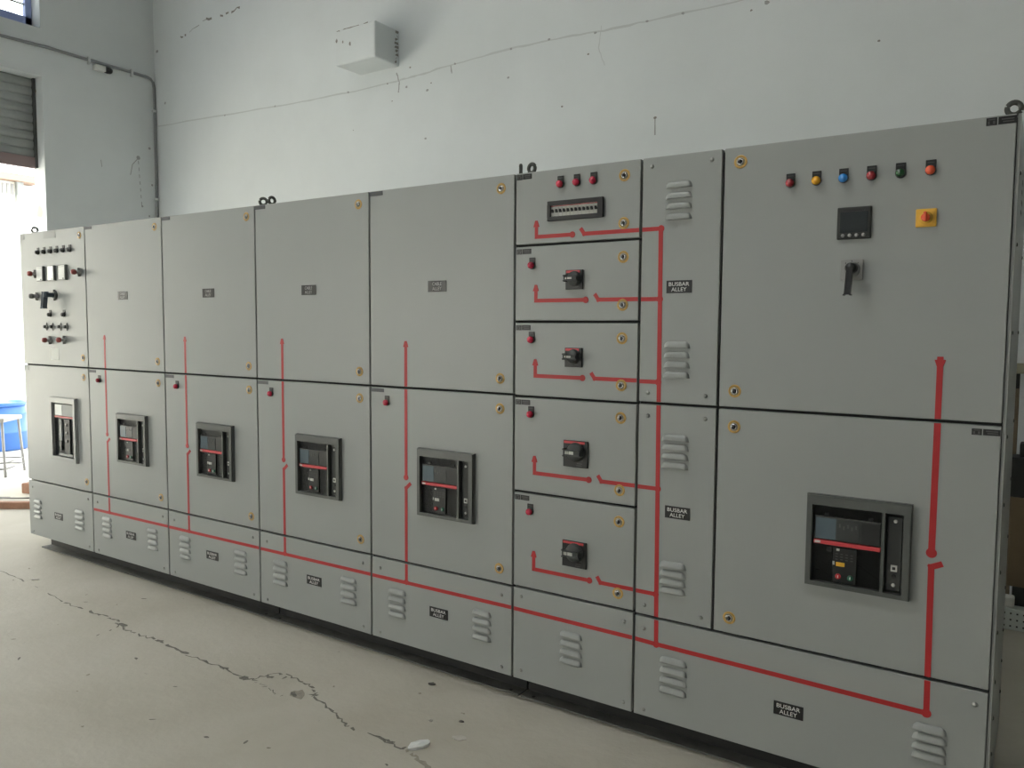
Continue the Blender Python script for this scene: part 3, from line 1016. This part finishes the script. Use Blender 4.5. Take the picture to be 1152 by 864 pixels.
for i in range(5):
    xa, xb = X[i], X[i+1]
    cb = empty('switchgear_cabinet', ((xa+xb)/2, DEPTH/2, Z0), labels[i], 'electrical cabinet', GRP if i else None)
    cabs.append(cb)
    carcass(cb, xa, xb)
    up_ = panel(cb, 'upper_door', xa, xb, Z2, Z3)
    lo_ = panel(cb, 'lower_door', xa, xb, Z1, Z2)
    co_ = panel(cb, 'bottom_cover', xa, xb, Z0, Z1)
    for z in (2.046, 1.304): lock(up_, LOCK_X[i], z)
    for z in (1.184, .537): lock(lo_, LOCK_X[i], z)
    for (x, z) in ((xa+.054, .425), (xb-.054, .430), (xa+.052, .128), (xb-.052, .132)): screw(co_, x, z)
    for (a, b) in LOU[i]: louvres(co_, a, b, .345, .222)
    nameplate(co_, BUS_X[i], .272 if i < 2 else (.279 if i == 2 else .287), .100, .044, ['BUSBAR', 'ALLEY'], 'np_busbar')
    if i:
        nameplate(up_, CAB_X[i], 1.675, .098, .046, ['CABLE', 'ALLEY'], 'np_cable', mi_text='letter_dim')
        place('tag_up', c_tag_plain(.074, .018), 'corner_tag', up_, (xa+.006, 0, 2.092), [M['tag_dark'], M['engrave_dim']])
        place('tag_lo', c_tag_plain(.074, .016), 'corner_tag', lo_, (xa+.008, 0, 1.234), [M['tag_dark'], M['engrave_dim']])
        pilot(cb, PIL_X[i], 1.174, 'red' if i > 1 else 'crimson')
        tx = TAPE_X[i]
        tape(up_, [(tx, 1.425), (tx, Z2+GAP+.001)], tip=(tx, 1.445, .026))
        bm_pts = [(tx, Z2-GAP-.001), (tx, .855)]
        tape(lo_, bm_pts, dots=[(tx, .853)])
        tape(lo_, [(tx+.026, .830), (tx, .806), (tx, Z1+GAP+.001)])
        tape(co_, [(tx, Z1-GAP-.001), (tx, .388)])
        tape(co_, [(xa+(.012 if i == 1 else GAP+.001), .376+.003*(i-1)), (xb-GAP-.001, .380+.0028*(i-1))], dots=[(tx, .380+.003*(i-1))])
        breaker(cb, CB_X[i], .704, 'feeder')
eyebolt(cabs[0], .035, .08, .9)
eyebolt(cabs[2], 2.330, .08, .75)
eyebolt(cabs[3], 2.395, .08, 1.45)
eyebolt(cabs[4], 3.874, .08, 2.15)

# --- cabinet one: metering and control devices
c1 = cabs[0]
up1 = [o for o in c1.children if o.name.startswith('upper_door')][0]
lo1 = [o for o in c1.children if o.name.startswith('lower_door')][0]
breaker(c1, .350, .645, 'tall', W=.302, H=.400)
place('tag_c1', lambda bm: (box(bm, 0, .145, -.0018, 0, -.046, 0), [box(bm, .012, .133, -.0021, -.0017, -.014-.010*k, -.010-.010*k, mi=1) for k in range(3)]),
      'nameplate', up1, (.312, 0, 2.093), [M['tag_grey'], M['grey_plate']])
place('tag_c1_corner', lambda bm: box(bm, 0, .055, -.0016, 0, -.03, 0), 'corner_tag', up1, (.007, 0, 2.085), M['tag_grey'])
place('tag_c1_corner', None, 'corner_tag', lo1, (.007, 0, 1.235), M['tag_grey'])
place('sticker', lambda bm: box(bm, 0, .098, -.0012, 0, 0, .075), 'paper_sticker', up1, (.354, 0, 1.283), M['paper'])
for k in range(6):
    pilot(c1, .240+.0774*k, 1.965, 'off')
def c_meter(shade):
    def f(bm):
        box(bm, -.041, .041, -.017, 0, -.047, .047, .003, mi=0)
        box(bm, -.036, .034, -.0178, -.0165, -.043, .043, mi=1)
        if shade == 'a':
            box(bm, -.036, .034, -.0182, -.0175, .034, .036, mi=0)
        box(bm, .012, .026, -.0188, -.0170, -.041, -.034, mi=0)
    return f
for x, k in ((.276, 'a'), (.412, 'b'), (.548, 'a')):
    place('panel_meter_'+k, c_meter(k), 'panel_meter', c1, (x, 0, 1.828), [M['frame'], M['meter_face'] if k == 'a' else M['meter_glass']])
def c_long_body(bm):
    lathe(bm, [(.016, 0), (.016, .012), (.012, .014), (.012, .030)], seg=18)
    box(bm, -.003, .003, -.018, 0, -.026, .026, .001)
def c_long_lens(bm):
    lathe(bm, [(.012, .03), (.016, .032), (.0165, .044), (.014, .052), (.008, .056), (0, .057)], seg=18)
for n, (x, z, c, lb) in enumerate([(.205, 1.829, 'brown', None), (.737, 1.823, 'brown', None), (.362, 1.407, 'brown', None), (.535, 1.411, 'brown', None), (.215, 1.686, 'off', None)]):
    b = place('long_lamp_body', c_long_body, 'indicator_lamp', c1, (x, 0, z), M['grey_plate'])
    place('long_lamp_lens_'+c, c_long_lens, 'lens', b, (x, 0, z), M[LENS[c]])
for (x, z) in ((.366, 1.568), (.533, 1.568)):
    pilot(c1, x, z, 'off')
def c_push_body(bm):
    lathe(bm, [(.014, 0), (.014, .008), (.012, .010)], seg=16)
    box(bm, -.002, .002, -.006, 0, -.024, .024, .0008)
def c_push_cap(bm):
    lathe(bm, [(.010, .008), (.010, .020), (.008, .022), (0, .022)], seg=16)
for x in (.317, .394, .490, .563):
    b = place('push_body', c_push_body, 'push_button', c1, (x, 0, 1.492), M['grey_plate'])
    place('push_cap', c_push_cap, 'button_cap', b, (x, 0, 1.492), M['knob'])
def c_lever_base(bm):
    lathe(bm, [(.030, 0), (.030, .006), (.022, .010), (.020, .012)], seg=24)
    box(bm, -.004, .004, -.012, 0, -.034, .034, .001)
def c_lever(bm):
    lathe(bm, [(.015, .01), (.014, .044), (.018, .052), (.018, .066), (.012, .071), (0, .072)], seg=18)
    t = bmesh.new()
    bmesh.ops.create_cube(t, size=1)
    for v in t.verts:
        zz = v.co.z+.5
        v.co = Vector((-.004 + v.co.x*.026 - (1-zz)*.020, -.060 - (v.co.y)*.018, -.080 + zz*.095))
    bmesh.ops.bevel(t, geom=t.edges[:], offset=.005, segments=3, affect='EDGES')
    merge(bm, t)
b = place('lever_base', c_lever_base, 'selector_switch', c1, (.430, 0, 1.690), M['frame'])
place('lever', c_lever, 'lever', b, (.430, 0, 1.690), M['handle_blue'])

# --- cabinet six: five outgoing doors
xa, xb = X[5], X[6]
c6 = empty('switchgear_cabinet', ((xa+xb)/2, DEPTH/2, Z0), labels[5], 'electrical cabinet')
carcass(c6, xa, xb)
zs = [2.10, 1.820, 1.5285, 1.239, .863, .4795]
lockz = [(2.045, 1.878), (1.759, 1.589), (1.470, 1.301), (1.183, .919), (.803, .537)]
redz = [(1.911, 1.850, 4.157, 4.191), (1.669, 1.609, 4.216, 4.253), (1.385, 1.321, 4.207, 4.242), (1.010, .943, 4.239, 4.276), (.635, .563, 4.247, 4.278)]
for i in range(5):
    d = panel(c6, 'feeder_door', xa, xb, zs[i+1], zs[i])
    for z in lockz[i]: lock(d, 4.3655, z)
    place('tag_c6', c_tag(.066, .020), 'corner_tag', d, (xa+.009, 0, zs[i]-(.010 if i == 0 else .013)), [M['plate'], M['engrave_dim']])
    zt, zl, xd, xk = redz[i]
    tape(d, [(4.000, zt-.02), (4.000, zl), (xd, zl)], w=.0145, dots=[(xd, zl)], tip=(4.000, zt, .024))
    tape(d, [(xk, zl+.021), (xk+.015, zl), (xb-GAP-.001, zl)], w=.0145)
    if i:
        pilot(c6, 3.983, [0, 1.743, 1.460, 1.172, .790][i], 'red')
    if i in (1, 2):
        rotary(c6, 4.170, [0, 1.684, 1.396][i], .073, .072, False)
    if i in (3, 4):
        rotary(c6, 4.184, [0, 0, 0, 1.035, .653][i], .104, .100, True)
for k in range(3):
    pilot(c6, 4.105+.0693*k, 2.038, 'red')
# window of the small breaker row
def c_mcb_frame(bm):
    w, h = .233, .073
    box(bm, 0, w, -.012, 0, 0, .016, .0015); box(bm, 0, w, -.012, 0, h-.016, h, .0015)
    box(bm, 0, .012, -.012, 0, .014, h-.014); box(bm, w-.021, w, -.012, 0, .014, h-.014)
b = place('mcb_frame', c_mcb_frame, 'breaker_window', c6, (4.053, 0, 1.904), M['black'])
def c_mcb(bm):
    box(bm, .0006, .0160, -.004, 0, 0, .041, .0008, seg=1, mi=0)
    box(bm, .0035, .0135, -.0075, -.003, .014, .021, mi=1)
    box(bm, .0055, .0115, -.013, -.003, .017, .026, .001, mi=1)
    box(bm, .0006, .0160, -.0043, -.0038, .0365, .0395, mi=2)
for k in range(12):
    place('mcb', c_mcb, 'miniature_breaker', b, (4.0655+.01655*k, 0, 1.9205), [M['white_plastic'], M['black'], M['btn_red']])
co6 = panel(c6, 'bottom_cover', xa, xb, Z0, zs[5])
for (x, z) in ((3.943, .442), (4.393, .437), (3.944, .141), (4.394, .133)): screw(co6, x, z)
louvres(co6, 4.121, 4.220, .345, .222)
tape(co6, [(xa+GAP+.001, .388), (xb-GAP-.001, .384)])
eyebolt(c6, 3.926, .08, 2.95)

# --- cabinet seven: busbar alley covers and the incomer
xa, xm, xb = X[6], X[7], X[8]
c7 = empty('switchgear_cabinet', ((xa+xb)/2, DEPTH/2, Z0), labels[6], 'electrical cabinet')
carcass(c7, xa, xb+.006, right=True)
vu = panel(c7, 'busbar_cover', xa, xm, Z2, Z3)
vl = panel(c7, 'busbar_cover', xa, xm, Z1, Z2)
for (x, z) in ((4.470, 2.064), (4.683, 2.065), (4.470, 1.279), (4.680, 1.279)): screw(vu, x, z)
for (x, z) in ((4.471, 1.199), (4.681, 1.201), (4.471, .514), (4.682, .512)): screw(vl, x, z)
louvres(vu, 4.523, 4.618, 2.004, 1.876); louvres(vu, 4.527, 4.622, 1.460, 1.336)
louvres(vl, 4.526, 4.625, 1.137, 1.020); louvres(vl, 4.527, 4.625, .688, .576)
nameplate(vu, 4.578, 1.649, .092, .043, ['BUSBAR', 'ALLEY'], 'np_busbar_v')
nameplate(vl, 4.589, .866, .092, .043, ['BUSBAR', 'ALLEY'], 'np_busbar_v')
bx = 4.512
tape(vu, [(4.507, 1.858), (4.511, Z2+GAP+.001)], w=.016)
for z in (1.850, 1.608, 1.319):
    tape(vu, [(xa+GAP+.001, z), (4.505, z)], w=.0145, dots=[(4.508, z)])
tape(vl, [(4.511, Z2-GAP-.001), (4.517, Z1+GAP+.001)], w=.016)
for z in (.942, .562):
    tape(vl, [(xa+GAP+.001, z), (4.512, z)], w=.0145, dots=[(4.514, z)])
du = panel(c7, 'upper_door', xm, xb, Z2, Z3)
dl = panel(c7, 'lower_door', xm, xb, Z1, Z2)
for z in (2.047, 1.301): lock(du, 4.780, z)
for z in (1.182, .533): lock(dl, 4.781, z)
cov = panel(c7, 'bottom_cover', xa, xb, Z0, Z1)
for (x, z) in ((4.470, .428), (5.507, .430), (4.475, .128), (5.507, .130)): screw(cov, x, z)
louvres(cov, 4.533, 4.637, .343, .215); louvres(cov, 5.347, 5.440, .335, .228)
nameplate(cov, 4.985, .267, .094, .045, ['BUSBAR', 'ALLEY'], 'np_busbar_w')
tape(cov, [(xa+GAP+.001, .384), (4.519, .381), (5.383, .370)], dots=[(4.519, .381)])
tape(cov, [(4.518, Z1-GAP-.001), (4.519, .381)], w=.016)
tape(cov, [(5.382, Z1-GAP-.001), (5.383, .370)], w=.0165, dots=[(5.383, .370)])
tape(du, [(5.379, 1.430), (5.379, Z2+GAP+.001)], w=.0165, tip=(5.379, 1.394, -.027))
tape(dl, [(5.379, Z2-GAP-.001), (5.378, .856)], w=.018, dots=[(5.378, .854)])
tape(dl, [(5.408, .826), (5.379, .812), (5.382, Z1+GAP+.001)], w=.017)
for k, (c, lb) in enumerate([('crimson', 'red pilot light'), ('amber', 'amber pilot light'), ('blue', 'blue pilot light'), ('crimson', 'dark red pilot light'), ('green', 'green pilot light'), ('orange', 'orange pilot light')]):
    pilot(c7, 4.941+.0785*k, 1.963, c, lb)
breaker(c7, 5.028, .703, 'main', W=.295, H=.286)
place('tag_c8', c_tag(.072, .021), 'corner_tag', du, (5.466, 0, 2.091), [M['plate'], M['engrave_dim']])
place('tag_c8b', c_tag(.070, .018), 'corner_tag', dl, (5.466, 0, 1.229), [M['plate'], M['engrave_dim']])
# multi-function meter
def c_mfm(bm):
    box(bm, -.048, .048, -.010, 0, -.048, .048, .003, mi=0)
    box(bm, -.039, .039, -.0112, -.0095, -.028, .033, .001, mi=1)
    box(bm, -.030, .030, -.012, -.0095, .034, .039, mi=2)
b = place('mfm', c_mfm, 'multifunction_meter', c7, (5.133, 0, 1.827), [M['mfm_body'], M['mfm_screen'], M['black']])
for k in range(4):
    def c_key(bm):
        lathe(bm, [(.0055, .009), (.0055, .0125), (.004, .0135), (0, .0135)], seg=14)
    place('mfm_key', c_key, 'meter_key', b, (5.103+.0195*k, 0, 1.790), M['grey_plate'])
# yellow emergency switch
def c_es(bm):
    box(bm, -.027, .027, -.006, 0, -.026, .026, .002, mi=0)
    box(bm, -.021, .021, -.0072, -.005, -.021, .021, .001, mi=1)
    lathe(bm, [(.017, .006), (.017, .010), (.014, .012)], seg=24, mi=1)
b = place('es', c_es, 'emergency_switch', c7, (5.327, 0, 1.829), [M['yellow'], M['yellow']], 'yellow switch plate with red knob')
def c_esk(bm):
    lathe(bm, [(.0125, .010), (.0115, .022), (.009, .024), (0, .024)], seg=20)
    box(bm, -.0042, .0042, -.033, -.012, -.0125, .015, .002)
place('esk', c_esk, 'knob', b, (5.327, 0, 1.829), M['lens_orange'])
# black pistol-grip selector
def c_sel(bm):
    box(bm, -.032, .032, -.007, 0, -.031, .031, .002, mi=0)
    lathe(bm, [(.024, .006), (.024, .010), (.020, .012)], seg=24, mi=0)
    for a in (-.7, 0, .7):
        box(bm, math.sin(a)*.027-.001, math.sin(a)*.027+.001, -.0076, -.0065, math.cos(a)*.024, math.cos(a)*.024+.004, mi=1)
b = place('sel', c_sel, 'selector_switch', c7, (5.131, 0, 1.687), [M['grey_plate'], M['black']], 'grey square plate with a black lever pointing down')
def c_sell(bm):
    lathe(bm, [(.016, .010), (.015, .030), (.015, .044), (.010, .048), (0, .049)], (.003, 0, .004), seg=18)
    t = bmesh.new()
    bmesh.ops.create_cube(t, size=1)
    for v in t.verts:
        zz = v.co.z+.5
        v.co = Vector((.002 + v.co.x*.017 - (1-zz)*.005, -.041 - v.co.y*.013, -.076 + zz*.082))
    bmesh.ops.bevel(t, geom=t.edges[:], offset=.003, segments=2, affect='EDGES')
    merge(bm, t)
place('sell', c_sell, 'lever', b, (5.131, 0, 1.687), M['black'])
eyebolt(c7, 5.527, .08, .15)
# bolted side sheet on the right end
bm = new()
for z in (.25, .36, .47, .62, .8, 1.0, 1.2, 1.5, 1.75, 1.95):
    for yy in (.10, .60):
        lathe(bm, [(.006, 0), (.006, .002), (.003, .0035), (0, .0036)], (xb+.0054, yy, z), 'x', seg=10)
obj('side_bolts', bm, M['eye'], c7)['kind'] = 'stuff'
bm = new()
for k in range(5):
    box(bm, xb+.005, xb+.0062, .30, .36, 1.86+.03*k, 1.872+.03*k)
obj('side_vent', bm, M['black'], c7)

# ------------------------------------------------------------------ base channels on the floor
for (a, b, lb) in ((.03, 2.357, 'dark steel base channel under the three leftmost cabinets'),
                   (2.366, 3.897, 'dark steel base channel under the fourth and fifth cabinets'),
                   (3.907, 5.530, 'dark steel base channel under the right-end cabinets')):
    e = empty('base_channel', ((a+b)/2, DEPTH/2, 0), lb, 'base channel', 'base channels under the switchboard')
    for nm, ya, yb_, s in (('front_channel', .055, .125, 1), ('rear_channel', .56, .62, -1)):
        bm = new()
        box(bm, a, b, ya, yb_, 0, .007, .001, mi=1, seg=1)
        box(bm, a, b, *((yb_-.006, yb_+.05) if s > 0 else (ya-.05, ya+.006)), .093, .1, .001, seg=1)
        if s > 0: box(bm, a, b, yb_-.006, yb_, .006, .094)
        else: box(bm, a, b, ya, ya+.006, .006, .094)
        obj(nm, bm, [M['channel_shade'], M['channel_lit']], e)
    for xx in (a, b-.05):
        bm = new()
        box(bm, xx, xx+.05, .125, .56, .0, .006); box(bm, xx, xx+.05, .175, .51, .094, .1); box(bm, xx+.022, xx+.028, .125, .56, .006, .093)
        obj('cross_channel', bm, M['channel'], e)
    for xx in (a+.05, b-.05):
        bm = new()
        lathe(bm, [(.008, .007), (.008, .0085), (.004, .009)], (xx, .075, 0), 'z', seg=10)
        obj('fixing_bolt', bm, M['black'], e)

# ------------------------------------------------------------------ litter on the floor
def flake(name, x, y, s, h, m, label, cat, n=9, stretch=1.5, rot=.4):
    bm = new()
    top = []
    for k in range(n):
        a = 2*PI*k/n
        rr = s*random.uniform(.7, 1.1)
        px, py = math.cos(a)*rr*stretch, math.sin(a)*rr
        top.append((px*math.cos(rot)-py*math.sin(rot), px*math.sin(rot)+py*math.cos(rot), h*random.uniform(.25, 1)))
    c = bm.verts.new((x, y, h*1.1)); cb = bm.verts.new((x, y, .0))
    T = [bm.verts.new((x+p[0], y+p[1], p[2])) for p in top]
    B = [bm.verts.new((x+p[0]*.96, y+p[1]*.96, 0)) for p in top]
    for k in range(n):
        j = (k+1) % n
        bm.faces.new([c, T[k], T[j]]); bm.faces.new([cb, B[j], B[k]]); bm.faces.new([T[k], B[k], B[j], T[j]])
    o = obj(name, bm, m)
    return tag(o, label, cat)
flake('plastic_scrap', 3.822, -.475, .026, .014, M['scrap'], 'crumpled white plastic scrap lying by the floor crack near the bottom edge', 'scrap', stretch=2.0, rot=1.0)
flake('plastic_scrap', 3.90, -.35, .02, .004, M['pebble'], 'thin pale flake on the floor just right of the white pebble', 'scrap', stretch=1.6, rot=.3)
flake('pebble', 3.733, -.308, .0075, .009, M['pebble'], 'tiny white pebble on the floor above the plastic scrap', 'pebble', stretch=1.1)
flake('pebble', 3.835, -.246, .009, .006, M['pebble_dark'], 'tiny dark pebble on the floor, right of the white pebble', 'pebble', stretch=1.4)
flake('pebble', .715, -.312, .016, .005, M['pebble'], 'pale chip on the floor in front of the leftmost cabinet', 'pebble', stretch=1.8)
flake('pebble', 3.535, -.06, .012, .005, M['pebble_dark'], 'dark chip on the floor close to the base channel', 'pebble', stretch=1.4)

# ------------------------------------------------------------------ light: overcast daylight through the seen and the added openings
w = bpy.data.worlds.new('world')
scene.world = w
w.use_nodes = True
bg = w.node_tree.nodes['Background']
bg.inputs['Color'].default_value = (0.92, 0.97, 1.0, 1)
bg.inputs['Strength'].default_value = 4.6

sun = bpy.data.lights.new('sun', 'SUN')
sun.energy = 34.0
sun.angle = 0.03
sun.color = (1.0, 0.98, 0.95)
so = bpy.data.objects.new('sun', sun)
so.rotation_euler = Vector((0.38, -0.30, 0.87)).to_track_quat('Z', 'Y').to_euler()
COL.objects.link(so)

def portal(name, loc, rot, sx, sy):
    l = bpy.data.lights.new(name, 'AREA')
    l.shape = 'RECTANGLE'
    l.size = sx
    l.size_y = sy
    l.cycles.is_portal = True
    o = bpy.data.objects.new(name, l)
    o.location = loc
    o.rotation_euler = rot
    COL.objects.link(o)
portal('shutter_daylight', (XL-TW-.02, (DY0+DY1)/2, 1.5), (0, -PI/2, 0), 3.0, DY1-DY0)
portal('fill_opening_daylight', (XL-TW-.02, (EY0+EY1)/2, EZ/2), (0, -PI/2, 0), EZ, EY1-EY0)
portal('high_window_daylight', (XL-TW-.02, (WY0+WY1)/2, (WZ0+WZ1)/2), (0, -PI/2, 0), WZ1-WZ0, WY1-WY0)
for (a, b) in FW:
    portal('fill_window_daylight', ((a+b)/2, YF-TW-.02, (FZ0+FZ1)/2), (PI/2, 0, 0), b-a, FZ1-FZ0)

scene.cycles.max_bounces = 10
scene.cycles.diffuse_bounces = 6
scene.cycles.use_denoising = True
scene.view_settings.view_transform = 'Standard'
scene.view_settings.look = 'None'
scene.view_settings.gamma = 1.0
scene.view_settings.use_curve_mapping = False
scene.view_settings.exposure = 0.1
